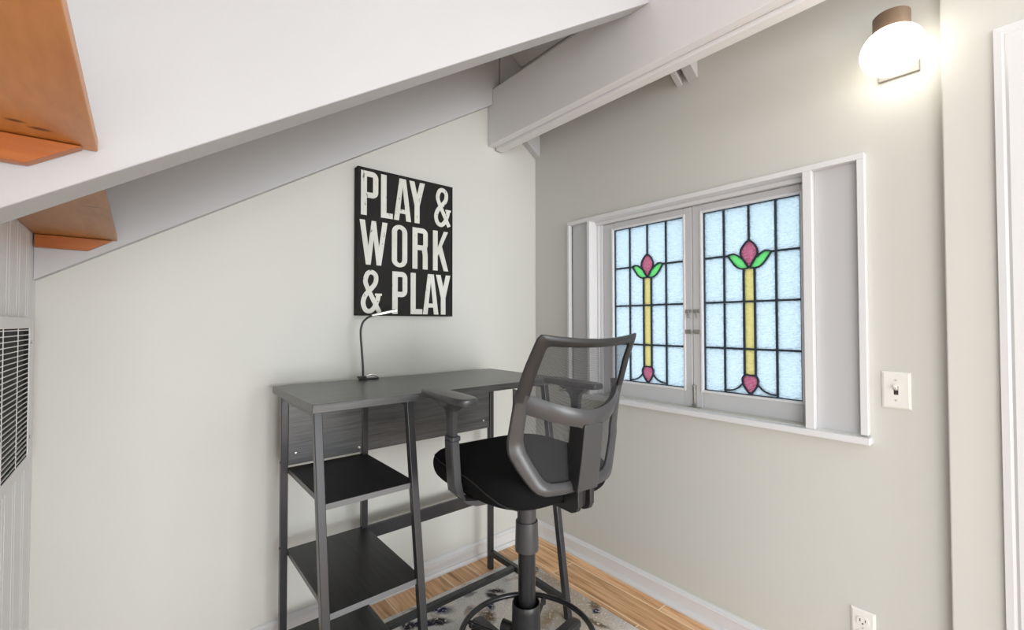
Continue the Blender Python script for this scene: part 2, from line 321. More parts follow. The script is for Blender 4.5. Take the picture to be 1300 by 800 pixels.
# right wall with the window opening (y -1.452..-0.27, z .81...1.65)
OY0, OY1, OZ0, OZ1 = -1.452, -0.272, 0.812, 1.648
ZR = deckz(0)+.02
struct(link('wall_right', bx(((0, OY1, 0), (0.12, 0, ZR)), ((0, OY0, 0), (0.12, OY1, OZ0)), ((0, OY0, OZ1), (0.12, OY1, ZR)), ((0, -1.75, 0), (0.12, OY0, ZR))), M_WALL))
XJ = -0.035   # the wall steps forward here, then holds the door
DY1, DY0, DZ = -1.845, -2.62, 1.80
struct(link('wall_right_step', bx(((XJ, DY1, 0), (0.05, -1.640, ZR+.05)), ((XJ, -2.9, 0), (0.05, DY0, ZR+.05)), ((XJ, DY0, DZ), (0.05, DY1, ZR+.05))), M_WALL, bevel=0.003))
# beaded knee wall on the left
bm = bmesh.new(); box(bm, (XL-.08, YB, 0), (XL-.005, 0.0, 1.62))
y = 0.0; ZK = 1.56
while y > YB:
    box(bm, (XL-.009, y-.0225, 0), (XL, y-.0005, ZK)); box(bm, (XL-.009, y-.1055, 0), (XL, y-.0265, ZK)); y -= .1085
struct(link('wall_left', bm, M_BEAD, bevel=0.0008))
# roof decks (boards), left and right of the ridge
bm = bmesh.new()
prism(bm, [(XL-.1, deckz(XL-.1)), (RIDGE_X, RIDGE_Z), (RIDGE_X, RIDGE_Z+.05), (XL-.1, deckz(XL-.1)+.05)], 1, YB, 0.1)
struct(link('ceiling', bm, M_DECK))
bm = bmesh.new()
for a, b_ in ((RIDGE_X, -.141), (-.136, .02), (.024, .14)):
    prism(bm, [(a, deckz(a)), (b_, deckz(b_)), (b_, deckz(b_)+.02), (a, deckz(a)+.02)], 1, YB, 0.1)
prism(bm, [(RIDGE_X, RIDGE_Z+.021), (.14, deckz(.14)+.021), (.14, deckz(.14)+.05), (RIDGE_X, RIDGE_Z+.05)], 1, YB, 0.1)
struct(link('ceiling_right', bm, M_DECK))
# baseboards with cap moulding and shoe
def baseboard(name, axis, a, b_):
    prof = [(0, 0), (.026, 0), (.027, .008), (.022, .018), (.014, .021), (.0135, .060), (.016, .063), (.016, .066), (.011, .070), (.011, .073), (.006, .078), (.0, .080)]
    bm = bmesh.new()
    if axis == 'x': prism(bm, [(-d, z) for d, z in prof], 0, a, b_)     # runs along x, sticks out to -y
    else: prism(bm, [(-d, z) for d, z in prof], 1, a, b_)
    return struct(link(name, bm, M_WHITE))
baseboard('baseboard_back', 'x', XL, -0.0)
baseboard('baseboard_right', 'y', -1.64, -0.0)

# thin painted strip where the wall meets the first rafter is the rafter's own under edge
def rafter(name, y0, y1, zf, x0, x1, label, notch=None, plumb=True, zt=None):
    """zf(x): bottom height; vertical ends"""
    up = zt or (lambda x: deckz(x)-.003)
    poly = [(x0, zf(x0)), (x1, zf(x1)), (x1, up(x1)), (x0, up(x0))]
    if notch: poly = [(x0, zf(x0)), (notch[0], zf(notch[0])), (notch[0], notch[1]), (x1, notch[1]), (x1, up(x1)), (x0, up(x0))]
    bm = bmesh.new(); prism(bm, poly, 1, y0, y1)
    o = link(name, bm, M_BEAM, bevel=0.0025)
    return tag(o, label, 'rafter')
z2 = lambda x: 1.275+.626*(x+1.9)
z1 = lambda x: 1.300+.652*(x+1.824)
BX0, BXM, BX1, BZ0, BZ1 = -0.332, -0.290, -0.244, 2.055, 2.335
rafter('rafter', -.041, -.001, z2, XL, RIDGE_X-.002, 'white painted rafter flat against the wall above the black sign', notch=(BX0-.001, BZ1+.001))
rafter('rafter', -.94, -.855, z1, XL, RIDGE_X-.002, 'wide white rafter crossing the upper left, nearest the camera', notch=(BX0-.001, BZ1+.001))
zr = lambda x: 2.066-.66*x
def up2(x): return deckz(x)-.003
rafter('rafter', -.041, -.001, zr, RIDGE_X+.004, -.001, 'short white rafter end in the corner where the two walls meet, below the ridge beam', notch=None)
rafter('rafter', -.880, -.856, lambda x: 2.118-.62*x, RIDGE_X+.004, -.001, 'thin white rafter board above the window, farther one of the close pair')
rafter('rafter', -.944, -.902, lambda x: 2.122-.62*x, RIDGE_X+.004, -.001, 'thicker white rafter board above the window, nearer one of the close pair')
# ridge beam of two boards
t_ = thing('ridge_beam', 'long white ceiling beam running from the wall corner towards the upper right', 'beam', (-.29, -2, 2.05))
off(link('beam_board', bx(((BX0, YB, BZ0), (BXM-.001, -.0015, BZ1))), M_RIDGE, t_, bevel=.003))
off(link('beam_board', bx(((BXM+.002, YB, BZ0-.014), (BX1, -.012, BZ1))), M_RIDGE, t_, bevel=.002))
# plywood boxes between the rafters at the knee wall
def soffit(y0, y1, mp_, label, xr, ct):
    t_ = thing('wood_panel', label, 'wood panel', (XL+.05, (y0+y1)/2, 1.395))
    off(link('panel', bx(((XL+.001, y0, 1.395), (xr, y1, 1.413))), mp_, t_, bevel=.0015))
    bm = bmesh.new(); prism(bm, [(XL+.004, 1.359), (-1.800, 1.359), (-1.748, 1.3935), (XL+.004, 1.3935)], 1, y1-.02, y1-.0015)
    off(link('cleat', bm, M_CLEAT, t_, bevel=.001)); return t_
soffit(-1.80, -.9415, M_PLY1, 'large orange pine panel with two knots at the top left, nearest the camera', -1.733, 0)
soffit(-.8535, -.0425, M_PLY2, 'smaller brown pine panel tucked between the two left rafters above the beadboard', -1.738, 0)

# ------------------------------------------------------------------ window on the right wall
win = bpy.data.objects.new('window_1', None); COL.objects.link(win); win.location = (0.03, -.865, .80); struct(win, 'double casement window with leaded tulip glass in a white frame')
W_ = lambda nm, bm, m, p=win, **k: off(link(nm, bm, m, p, **k))
def W2(nm, bm, m, p, **k):   # sub part: parent's own offset already undone
    return link(nm, bm, m, p, **k)
FY0, FY1, FZ0, FZ1 = -1.468, -0.258, 0.795, 1.665
PY1, PY0 = -0.388, -1.331      # outer faces of the two posts
fr = [((-.022, FY0, FZ1-.018), (.012, FY1, FZ1)), ((-.022, FY0, FZ0+.02), (.012, FY0+.019, FZ1-.018)), ((-.022, FY1-.014, FZ0+.02), (.012, FY1, FZ1-.018))]
W_('frame_edging', bx(*fr), M_WHITE, bevel=.0015)
W_('sill', bx(((-.034, FY0-.006, FZ0-.007), (.10, FY1+.004, FZ0+.014))), M_WHITE, bevel=.003)
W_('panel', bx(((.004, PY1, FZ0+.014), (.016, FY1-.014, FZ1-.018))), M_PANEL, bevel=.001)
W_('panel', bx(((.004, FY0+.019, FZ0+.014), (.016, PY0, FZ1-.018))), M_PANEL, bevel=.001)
W_('post', bx(((-.022, PY1-.016, FZ0+.014), (.10, PY1, FZ1-.018))), M_WHITE, bevel=.0015)
W_('post', bx(((-.022, PY0, FZ0+.014), (.10, PY0+.026, FZ1-.018))), M_WHITE, bevel=.0015)
IY0, IY1 = PY0+.026, PY1-.016   # clear opening between posts
W_('head', bx(((.012, IY0, FZ1-.018), (.10, IY1, FZ1-.002)), ((.028, IY0, FZ1-.034), (.10, IY1, FZ1-.018))), M_WHITE, bevel=.0015)
W_('jamb', bx(((.042, IY1-.030, FZ0+.014), (.10, IY1, FZ1-.034)), ((.034, IY1-.012, FZ0+.014), (.042, IY1, FZ1-.034))), M_WHITE, bevel=.002)
SX = .045
def sash(y0, y1, gy0, gy1, lab):
    z0, z1, g0, g1 = FZ0+.016, FZ1-.036, .882, 1.596
    s = bpy.data.objects.new('sash', None); COL.objects.link(s); s.parent = win; s.location = -win.location; s['label'] = lab
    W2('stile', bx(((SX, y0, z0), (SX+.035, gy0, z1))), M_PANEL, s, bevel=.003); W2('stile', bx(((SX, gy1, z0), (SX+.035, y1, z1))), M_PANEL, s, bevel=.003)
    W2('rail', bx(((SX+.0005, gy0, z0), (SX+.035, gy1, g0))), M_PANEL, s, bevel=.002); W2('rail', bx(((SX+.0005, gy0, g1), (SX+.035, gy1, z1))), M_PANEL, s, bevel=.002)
    b_ = .009
    W2('glazing_bead', bx(((SX-.004, gy0-b_, g0-b_), (SX+.012, gy0+.001, g1+b_)), ((SX-.004, gy1-.001, g0-b_), (SX+.012, gy1+b_, g1+b_)), ((SX-.004, gy0, g0-b_), (SX+.012, gy1, g0+.001)), ((SX-.004, gy0, g1-.001), (SX+.012, gy1, g1+b_))), M_WHITE, s, bevel=.003)
    gx = SX+.014
    yc = (gy0+gy1)/2; zl = (1.410, 1.232, 1.054); dy = .092
    lead = bmesh.new(); k = [0]
    def came(pts, w=.0036):
        k[0] += 1; e = .00007*k[0]
        pts = [Vector(p) for p in pts]; L_, R_ = [], []
        for i, p in enumerate(pts):
            d = (pts[min(i+1, len(pts)-1)]-pts[max(i-1, 0)]); d.normalize(); nn = Vector((-d.y, d.x)); L_.append(p+nn*w); R_.append(p-nn*w)
        rings = [[(gx-.0045-e, l.x, l.y), (gx+.008+e, l.x, l.y), (gx+.008+e, r_.x, r_.y), (gx-.0045-e, r_.x, r_.y)] for l, r_ in zip(L_, R_)]
        loft(lead, rings)
    yA, yB = yc+dy, yc-dy
    came([(yA, g0), (yA, g1)]); came([(yB, g0), (yB, g1)]); came([(yc, 1.462), (yc, g1)])
    zi = zl[0]
    came([(gy1, zi), (yc+.074, zi)]); came([(yc-.074, zi), (gy0, zi)])
    for zz in zl[1:]: came([(gy0, zz), (gy1, zz)])
    came([(gy0+.003, g0), (gy0+.003, g1)], .003); came([(gy1-.003, g0), (gy1-.003, g1)], .003); came([(gy0, g0+.002), (gy1, g0+.002)], .002); came([(gy0, g1-.002), (gy1, g1-.002)], .002)
    sw = .0195   # half width of the stem
    came([(yc+sw, .955), (yc+sw, 1.358)]); came([(yc-sw, .955), (yc-sw, 1.358)])
    # bud: pointed top, rounded sides, pointed bottom
    def C(pts, n=6): return [Vector((p.x, p.y)) for p in smooth_path([(a, b2, 0) for a, b2 in pts], n)]
    budh = C([(0, 1.463), (.016, 1.448), (.028, 1.428), (.0295, 1.408), (.018, 1.385), (.004, 1.362)])
    bud = [(yc+p.x, p.y) for p in budh]+[(yc-p.x, p.y) for p in budh[::-1]]
    leafu = C([(.003, 1.358), (.016, 1.384), (.034, 1.402), (.052, 1.414), (.066, 1.4145), (.078, 1.411)])
    leafl = C([(.078, 1.411), (.066, 1.392), (.050, 1.370), (.034, 1.358), (.018, 1.3555), (.003, 1.357)])
    hearth = C([(0, .957), (.018, .956), (.027, .944), (.026, .925), (.015, .903), (0, .886)])
    heart = [(yc+p.x, p.y) for p in hearth]+[(yc-p.x, p.y) for p in hearth[::-1]]
    holes = []
    def pane(nm, poly, m_):
        holes.append(poly); bm = bmesh.new(); prism(bm, poly, 0, gx, gx+.004); W2(nm, bm, m_, s)
    pane('bud_glass', bud[:-1], M_GPINK); pane('heart_glass', heart[:-1], M_GPINK)
    for sg in (1, -1):
        pane('leaf_glass', [(yc+sg*p.x, p.y) for p in leafu[:-1]+leafl[:-1]], M_GGREEN)
        came([(yc+sg*p.x, p.y) for p in leafu], .0028); came([(yc+sg*p.x, p.y) for p in leafl], .0028)
        came([(yc+sg*p.x, p.y) for p in budh], .0028); came([(yc+sg*p.x, p.y) for p in hearth], .0028)
        came([(yc+sg*p.x, p.y) for p in C([(.026, .925), (.045, .905), (.068, .895), (.092, .893)])], .0025)
    pane('stem_glass', [(yc-sw, .957), (yc+sw, .957), (yc+sw, 1.357), (yc-sw, 1.357)], M_GYELLOW)
    from mathutils.geometry import delaunay_2d_cdt
    cv = [Vector(q) for q in ((gy0-.002, g0-.002), (gy1+.002, g0-.002), (gy1+.002, g1+.002), (gy0-.002, g1+.002))]; ce = [(0, 1), (1, 2), (2, 3), (3, 0)]
    for h_ in holes:
        k0 = len(cv); cv += [Vector(q) for q in h_]; ce += [(k0+i, k0+(i+1) % len(h_)) for i in range(len(h_))]
    def inside(p, poly):
        r_ = False
        for i in range(len(poly)):
            (xa, ya), (xb, yb_) = poly[i], poly[i-1]
            if (ya > p[1]) != (yb_ > p[1]) and p[0] < (xb-xa)*(p[1]-ya)/(yb_-ya)+xa: r_ = not r_
        return r_
    rv, re_, rf_, _, _, _ = delaunay_2d_cdt(cv, ce, [], 0, 1e-6)
    bm = bmesh.new(); fs = [bm.verts.new((gx, v_.x, v_.y)) for v_ in rv]
    for f_ in rf_:
        c_ = (sum(rv[i].x for i in f_)/len(f_), sum(rv[i].y for i in f_)/len(f_))
        if not any(inside(c_, h_) for h_ in holes): bm.faces.new([fs[i] for i in f_])
    bmesh.ops.delete(bm, geom=[v_ for v_ in bm.verts if not v_.link_faces], context='VERTS')
    ex = bmesh.ops.extrude_face_region(bm, geom=bm.faces[:]); bmesh.ops.translate(bm, verts=[g for g in ex['geom'] if isinstance(g, bmesh.types.BMVert)], vec=(.004, 0, 0))
    W2('glass_panes', bm, M_GCLEAR, s)
    W2('lead_came', lead, M_LEAD, s)
    return s
sL = sash(-.888, -.436, -.850, -.494, 'left sash')
sR = sash(-1.304, -.8895, -1.279, -.931, 'right sash')
# catches on the meeting stiles and the bolt below
for s, yy in ((sL, -.872), (sR, -.906)):
    W2('catch', bx(((SX-.005, yy-.013, 1.193), (SX-.0005, yy+.013, 1.207)), ((SX-.005, yy-.013, 1.108), (SX-.0005, yy+.013, 1.124))), M_OLDMETAL, s, bevel=.001)
    bm = bmesh.new(); tube(bm, [(SX-.008, yy, 1.2), (SX-.012, yy-.006, 1.185), (SX-.008, yy-.004, 1.172)], .0028, 8); W2('catch_hook', bm, M_OLDMETAL, s, smooth=True)
bm = bmesh.new(); tube(bm, [(SX-.006, -.898, .825), (SX-.008, -.898, .86), (SX-.006, -.897, .897)], .004, 10); box(bm, (SX-.006, -.905, .822), (SX-.0005, -.890, .90)); lathe(bm, [(.006, 0), (.007, .004), (.004, .010)], (SX-.008, -.897, .892), 12)
W2('bolt', bm, M_OLDMETAL, sR, bevel=.001)
bm = bx(((SX-.022, -.925, .8095), (SX-.001, -.872, .8125)), ((SX-.012, -.905, .812), (SX-.003, -.890, .824))); W_('bolt_keeper', bm, M_OLDMETAL)

# ------------------------------------------------------------------ door and its casing at the right edge
def casing(name, outer_y, inner_y, z_top, xf):
    prof = [(0, .0), (.012, .0), (.014, .010), (.012, .014), (.016, .018), (.017, .040), (.012, .047), (.011, .060), (.008, .065)]
    prof = [(d, w*1.35) for d, w in prof]
    wd = prof[-1][1]; bm = bmesh.new(); s = -1 if inner_y < outer_y else 1
    path = [(outer_y, 0, 0), (outer_y, z_top, 1)]
    def ring(z, yo, miter):
        r_ = []
        for d, w in [(0, 0)]+prof+[(0, wd)]:
            r_.append((xf-d-.0005, yo+s*w, z-(w if miter else 0)))
        return r_
    loft(bm, [ring(0.0, outer_y, False), ring(z_top, outer_y, True)])
    return bm, prof, wd
cz = DZ+.0877
bmL, prof, wd = casing('x', DY1+.0877+.021, DY1, 1.889, XJ)
oyL = DY1+.0877+.021; oyR = DY0-.0877-.0
def ringh(yo, sgn):
    return [(XJ-d-.0005, yo+sgn*w, 1.889-w) for d, w in [(0, 0)]+prof+[(0, wd)]]
loft(bmL, [ringh(oyL, -1), ringh(oyR, 1)])
bmR, _, _ = casing('x', oyR, DY0, 1.889, XJ)
me_tmp = bpy.data.meshes.new('tmp'); bmR.to_mesh(me_tmp); bmR.free(); bmL.from_mesh(me_tmp); bpy.data.meshes.remove(me_tmp)
struct(link('trim_1', bmL, M_WHITE), 'moulded white door casing at the right edge')
d_ = bpy.data.objects.new('door_1', None); COL.objects.link(d_); d_.location = (XJ+.03, (DY0+DY1)/2, 0); struct(d_, 'white door inside the casing at the right edge')
off(link('door_jamb', bx(((XJ+.001, DY1-.018, .001), (.048, DY1-.001, DZ-.001)), ((XJ+.001, DY0+.001, .001), (.048, DY0+.018, DZ-.001)), ((XJ+.001, DY0+.018, DZ-.018), (.048, DY1-.018, DZ-.001))), M_WHITE, d_, bevel=.001))
off(link('door_leaf', bx(((-.02, DY0+.02, .006), (.015, DY1-.02, DZ-.02)), ((-.024, DY0+.12, .2), (-.02, DY1-.12, .8)), ((-.024, DY0+.12, .95), (-.02, DY1-.12, 1.65))), M_WHITE, d_, bevel=.003))
bm = bmesh.new(); lathe(bm, [(.008, 0), (.008, .03), (.025, .04), (.028, .055), (.018, .065)], (0, 0, 0), 20); k_ = link('door_knob', bm, M_CHROME, d_, smooth=True); k_.rotation_euler = (0, -math.pi/2, 0); k_.location = Vector((-.02, DY0+.08, .9))-d_.location

# ------------------------------------------------------------------ rug
bm = bmesh.new(); box(bm, (-1.62, -2.0, .0005), (-.245, -.155, .0115))
tag(link('area_rug', bm, M_RUG, bevel=.004), 'cream and grey abstract rug with navy streaks under the office chair', 'rug')

# ------------------------------------------------------------------ desk
desk = thing('desk', 'black wood desk with steel legs and open shelves standing along the back wall', 'desk', (-.86, -.33, 0))
D = lambda nm, bm, m, **k: off(link(nm, bm, m, desk, **k))
XD0, XD1, YDB, YDF, ZD = -1.330, -.385, -.090, -.556, .934
FL, FM, FR, LB = -1.299, -1.017, -.408, -.122
def yf(z): return -.482-(.93-z)*.146
bm = bx(((XD0, YDF, ZD-.023), (XD1, YDB, ZD)))
D('tabletop', bm, M_DESK, bevel=.0012)
LG = .023
for x, nm in ((FL, 'l'), (FM, 'm'), (FR, 'r')):
    gz = .0125 if x > -1.6 else 0
    bm = bmesh.new(); bar(bm, (x, LB, .0005), (x, LB, ZD-.0235), LG, LG); D('leg', bm, M_METAL, bevel=.002)
    bm = bmesh.new(); bar(bm, (x, yf(.012), .0125), (x, yf(.91), ZD-.0235), LG, LG*1.05); D('leg', bm, M_METAL, bevel=.002)
    bm = bmesh.new(); box(bm, (x-LG/2+.001, yf(.9)+LG/2, ZD-.045), (x+LG/2-.001, LB-LG/2, ZD-.0235)); D('top_rail', bm, M_METAL, bevel=.002)
    bm = bmesh.new(); box(bm, (x-LG/2+.001, yf(.08)+LG/2+.002, .065), (x+LG/2-.001, LB-LG/2, .0895)); D('side_rail', bm, M_METAL, bevel=.002)
XS0, XS1 = FL+LG/2+.001, FM-LG/2-.001
for z, yb in ((.651, -.112), (.371, -.110)):
    bm = bmesh.new(); f_ = yf(z)
    box(bm, (XS0+.001, f_, z-.017), (XS1+.020, yb, z)); 
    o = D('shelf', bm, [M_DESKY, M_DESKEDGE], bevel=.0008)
    for p in o.data.polygons:
        if p.normal.y < -.9 or abs(p.normal.x) > .9: p.material_index = 1
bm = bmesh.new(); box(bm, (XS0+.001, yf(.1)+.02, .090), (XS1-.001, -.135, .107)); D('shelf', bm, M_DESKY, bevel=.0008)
# modesty panel along the back
D('back_panel', bx(((FL+LG/2+.001, -.128, .662), (FR-LG/2-.001, -.112, ZD-.024))), M_DESK, bevel=.001)
for p0, p1, z0, z1, y0, y1, nm in ((FM+LG/2, FR-LG/2, .322, .372, -.130, -.114, 'back_stretcher'), (FM+LG/2, FR-LG/2, .068, .0885, -.312, -.288, 'floor_stretcher')):
    D(nm, bx(((p0+.0005, y0, z0), (p1-.0005, y1, z1))), M_METAL, bevel=.002)
def screw(x, y, z, ax, parent, r=.005, m_=M_CHROME):
    bm = bmesh.new(); lathe(bm, [(r, 0), (r*.9, .0012), (r*.35, .0014), (r*.3, .0006)], (0, 0, 0), 14)
    o = link('screw', bm, m_, parent, smooth=True)
    o.rotation_euler = {'-y': (math.pi/2, 0, 0), '-x': (0, -math.pi/2, 0), '+x': (0, math.pi/2, 0)}[ax]
    o.location = Vector((x, y, z))-parent.location; return o
screw(-1.262, -.1285, .700, '-y', desk); screw(-.454, -.1285, .700, '-y', desk); screw(-1.040, -.1285, .680, '-y', desk)
screw(FL-LG/2-.0005, LB, .675, '-x', desk, .004, M_PLASTIC_D); screw(FL-LG/2-.0005, LB, .385, '-x', desk, .004, M_PLASTIC_D)

# ------------------------------------------------------------------ clip lamp on the desk
lamp = thing('desk_lamp', 'thin black gooseneck lamp with a clip foot at the back edge of the desk', 'lamp', (-1.022, -.12, ZD+.0005))
def Lp(nm, bm, m, **k): return off(link(nm, bm, m, lamp, **k))
bm = bx(((-1.036, -.130, ZD+.0008), (-.962, -.108, ZD+.006)), ((-1.040, -.132, ZD+.006), (-1.012, -.106, ZD+.015)), ((-1.034, -.112, ZD+.0085), (-1.004, -.095, ZD+.0125)))
Lp('clamp', bm, M_CABLE, bevel=.0012)
bm = bmesh.new(); tube(bm, smooth_path([(-1.010, -.118, ZD+.012), (-.988, -.119, ZD+.018), (-.962, -.120, ZD+.009)], 6), .0028, 8); Lp('clamp_spring', bm, M_CHROME, smooth=True)
pth = smooth_path([(-1.022, -.12, ZD+.013), (-1.0235, -.12, .99), (-1.029, -.12, 1.063), (-1.0325, -.12, 1.12), (-1.024, -.12, 1.155), (-1.005, -.12, 1.174), (-.982, -.12, 1.1835)], 8)
bm = bmesh.new(); tube(bm, pth, .0042, 10); Lp('gooseneck', bm, M_CABLE, smooth=True)
A_, B_ = Vector((-.990, -.12, 1.1825)), Vector((-.893, -.135, 1.2035))
dd = (B_-A_).normalized(); nn_ = Vector((dd.y, -dd.x, 0)).normalized(); up_ = nn_.cross(dd).normalized()
if up_.z < 0: up_ = -up_
def hring(p, w, h): return [p+nn_*w+up_*h, p-nn_*w+up_*h, p-nn_*w-up_*h, p+nn_*w-up_*h]
bm = bmesh.new(); loft(bm, [hring(A_, .006, .003), hring(A_+dd*.03, .013, .0045), hring(A_+dd*.045, .0145, .005), hring(B_, .0145, .004)]); Lp('lamp_head', bm, M_ALU, bevel=.0015)
bm = bmesh.new(); loft(bm, [hring(A_+dd*.05+up_*.0058, .0125, .0007), hring(B_-dd*.004+up_*.0050, .0125, .0007)]); Lp('head_cover', bm, M_PLASTIC)

# ------------------------------------------------------------------ sign
sign = thing('wall_sign', 'black wooden sign reading PLAY & WORK & PLAY in worn white capitals', 'sign', (-.79, -.02, 1.184))
SX0, SX1, SZ0, SZ1 = -1.016, -.566, 1.184, 1.790
def Sg(nm, bm, m, **k): return off(link(nm, bm, m, sign, **k))
Sg('board', bx(((SX0, -.038, SZ0), (SX1, -.002, SZ1))), M_SIGN, bevel=.0015)
YS = -.0383
def quadp(bm, pts): prism(bm, pts, 1, YS-.0006, YS+.0002)
def arcband(cx, cz_, ro, hr, ri, hi, a0, a1, n=12):   # elliptical band outer (ro,hr), inner (ri,hi)
    o_, i_ = [], []
    for k in range(n+1):
        a = math.radians(a0+(a1-a0)*k/n); o_.append((cx+ro*math.cos(a), cz_+hr*math.sin(a))); i_.append((cx+ri*math.cos(a), cz_+hi*math.sin(a)))
    return [(o_[k], o_[k+1], i_[k+1], i_[k]) for k in range(n)]
def glyph(ch, x0, x1, z0, z1):
    bm = bmesh.new(); w = x1-x0; h = z1-z0; s = .0245; th = .0225
    kk = [0]
    def q(*p):
        kk[0] += 1; e = kk[0]*.00002; prism(bm, list(p), 1, YS-.0006-e, YS+.0002)
    def rect(a, b_, c, d): q((a, b_), (c, b_), (c, d), (a, d))
    if ch in 'PR':
        rect(x0, z0, x0+s, z1); zb = z0+h*(.40 if ch == 'P' else .46); zc = (z1+zb)/2; hr = (z1-zb)/2; cx = x1-.030
        rect(x0+s, z1-th, cx, z1); rect(x0+s, zb, cx, zb+th)
        r2 = .026
        for sg, zz in ((1, z1-r2), (-1, zb+r2)):
            for f4 in arcband(cx+.004, zz, .026, r2, .0035, r2-th, 0 if sg > 0 else -90, 90 if sg > 0 else 0, 6): q(*f4)
        rect(cx-.0005, z1-th, cx+.0045, z1); rect(cx-.0005, zb, cx+.0045, zb+th)
        rect(x1-.0225, zb+r2, x1, z1-r2)
        if ch == 'R': 
            q((x1-s-.006, zb+.012), (x1-.004, zb+.012), (x1, zb-.022), (x1-s, zb-.022)); rect(x1-s, z0, x1, zb-.0215); 
    elif ch == 'L': rect(x0, z0, x0+s, z1); rect(x0+s, z0, x1, z0+th)
    elif ch == 'A':
        c = (x0+x1)/2; q((x0, z0), (x0+s*.95, z0), (c+.004, z1), (c-s*.62, z1)); q((x1-s*.95, z0), (x1, z0), (c+s*.62, z1), (c-.004, z1))
        rect(x0+w*.25, z0+h*.17, x1-w*.25, z0+h*.17+th*.8)
    elif ch == 'Y':
        c = (x0+x1)/2; zz = z0+h*.42; q((x0, z1), (x0+s, z1), (c+s*.5, zz), (c-s*.5, zz)); q((x1-s, z1), (x1, z1), (c+s*.5, zz), (c-s*.5, zz)); rect(c-s/2, z0, c+s/2, zz+.0005)
    elif ch == 'W':
        a = x0+w*.31; b2 = x0+w*.69; c = (x0+x1)/2; t2 = s*.9
        q((x0, z1), (x0+t2, z1), (a+t2*.45, z0), (a-t2*.45, z0)); q((c-t2*.42, z1), (c+t2*.42, z1), (a+t2*.45, z0), (a-t2*.45, z0))
        q((c-t2*.42, z1), (c+t2*.42, z1), (b2+t2*.45, z0), (b2-t2*.45, z0)); q((x1-t2, z1), (x1, z1), (b2+t2*.45, z0), (b2-t2*.45, z0))
    elif ch == 'O':
        c = (x0+x1)/2; r2 = w/2; hh = .032
        for f4 in arcband(c, z1-hh, r2, hh, r2-s*.95, hh-th*.8, 0, 180, 14): q(*f4)
        for f4 in arcband(c, z0+hh, r2, hh, r2-s*.95, hh-th*.8, 180, 360, 14): q(*f4)
        rect(x0, z0+hh, x0+s*.95, z1-hh); rect(x1-s*.95, z0+hh, x1, z1-hh)
    elif ch == 'K':
        rect(x0, z0, x0+s, z1); q((x0+s, z0+h*.36), (x0+s, z0+h*.58), (x1-s*1.0, z1), (x1-.002, z1)); q((x1-s, z0), (x1, z0), (x0+s+.020, z0+h*.66), (x0+s+.002, z0+h*.50))
    elif ch == '&':
        P2 = lambda u, v_: Vector((x0+u*w, z0+v_*h))
        ctr = smooth_path([(*P2(.90, .03), 0), (*P2(.62, .30), 0), (*P2(.34, .58), 0), (*P2(.24, .74), 0), (*P2(.34, .90), 0), (*P2(.54, .94), 0), (*P2(.72, .86), 0), (*P2(.70, .70), 0), (*P2(.50, .56), 0), (*P2(.25, .42), 0), (*P2(.14, .25), 0), (*P2(.24, .09), 0), (*P2(.46, .055), 0), (*P2(.66, .15), 0), (*P2(.80, .32), 0), (*P2(.84, .44), 0)], 5)
        hw = .0095
        for i in range(len(ctr)-1):
            def nrm(j):
                d = ctr[min(j+1, len(ctr)-1)]-ctr[max(j-1, 0)]; d.normalize(); return Vector((-d.y, d.x, 0))*hw
            a, b2 = ctr[i], ctr[i+1]; na, nb = nrm(i), nrm(i+1)
            q(((a+na).x, (a+na).y), ((b2+nb).x, (b2+nb).y), ((b2-nb).x, (b2-nb).y), ((a-na).x, (a-na).y))
        rect(x0+w*.68, z0+h*.41, x1, z0+h*.46)
    Sg('letter', bm, M_LETTER)
for ch, a, b2 in (('P', -1.003, -.930), ('L', -.918, -.865), ('A', -.860, -.780), ('Y', -.789, -.713), ('&', -.669, -.577)): glyph(ch, a, b2, 1.594, 1.776)
for ch, a, b2 in (('W', -1.008, -.889), ('O', -.869, -.798), ('R', -.773, -.698), ('K', -.671, -.590)): glyph(ch, a, b2, 1.392, 1.574)
for ch, a, b2 in (('&', -1.005, -.913), ('P', -.866, -.797), ('L', -.781, -.724), ('A', -.721, -.642), ('Y', -.655, -.579)): glyph(ch, a, b2, 1.192, 1.373)

# ------------------------------------------------------------------ office chair
chair = thing('office_chair', 'black drafting chair with net back and foot ring standing on the rug', 'office chair', (-.767, -.780, 0), math.radians(-4.1))
def Ch(nm, bm, m, parent=None, **k): return link(nm, bm, m, parent or chair, **k)
def lerp(tab, z):
    if z <= tab[0][0]: return tab[0][1]
    for (a, va), (b2, vb) in zip(tab, tab[1:]):
        if z <= b2: return va+(vb-va)*(z-a)/(b2-a)
    return tab[-1][1]
# seat cushion: superellipse rings
def se(a, b_, n, N=56, cx=0, cy=0, front=0.0):
    r_ = []
    for j in range(N):
        t2 = 2*math.pi*j/N; c, s = math.cos(t2), math.sin(t2)
        x = a*math.copysign(abs(c)**(2/n), c); y = b_*math.copysign(abs(s)**(2/n), s)
        r_.append((cx+x, cy+y))
    return r_
SC = .042
def seatring(a, b_, z, dip=0.0, n=4.2):
    o_ = []
    for x, y in se(a, b_, n):
        x *= 1-.10*max(0, -y/.25)
        zz = z - dip*max(0, (y/.25))**3*.9 - .010*(abs(y)/.25)**2*0 
        o_.append((x, y+SC, zz))
    return o_
rings = [seatring(.150, .18, .664, -.004), seatring(.196, .218, .663, -.002), seatring(.214, .232, .668), seatring(.224, .242, .684, .002), seatring(.227, .245, .708, .006), seatring(.224, .242, .728, .010), seatring(.214, .232, .742, .012), seatring(.190, .212, .7495, .010), seatring(.12, .13, .753, .004), seatring(.04, .04, .753)]
bm = bmesh.new(); loft(bm, rings); seat = Ch('seat', bm, M_FABRIC, smooth=True, angle=75)
md = seat.modifiers.new('sub', 'SUBSURF'); md.levels = 1; md.render_levels = 1
bm = bmesh.new()
pp = []
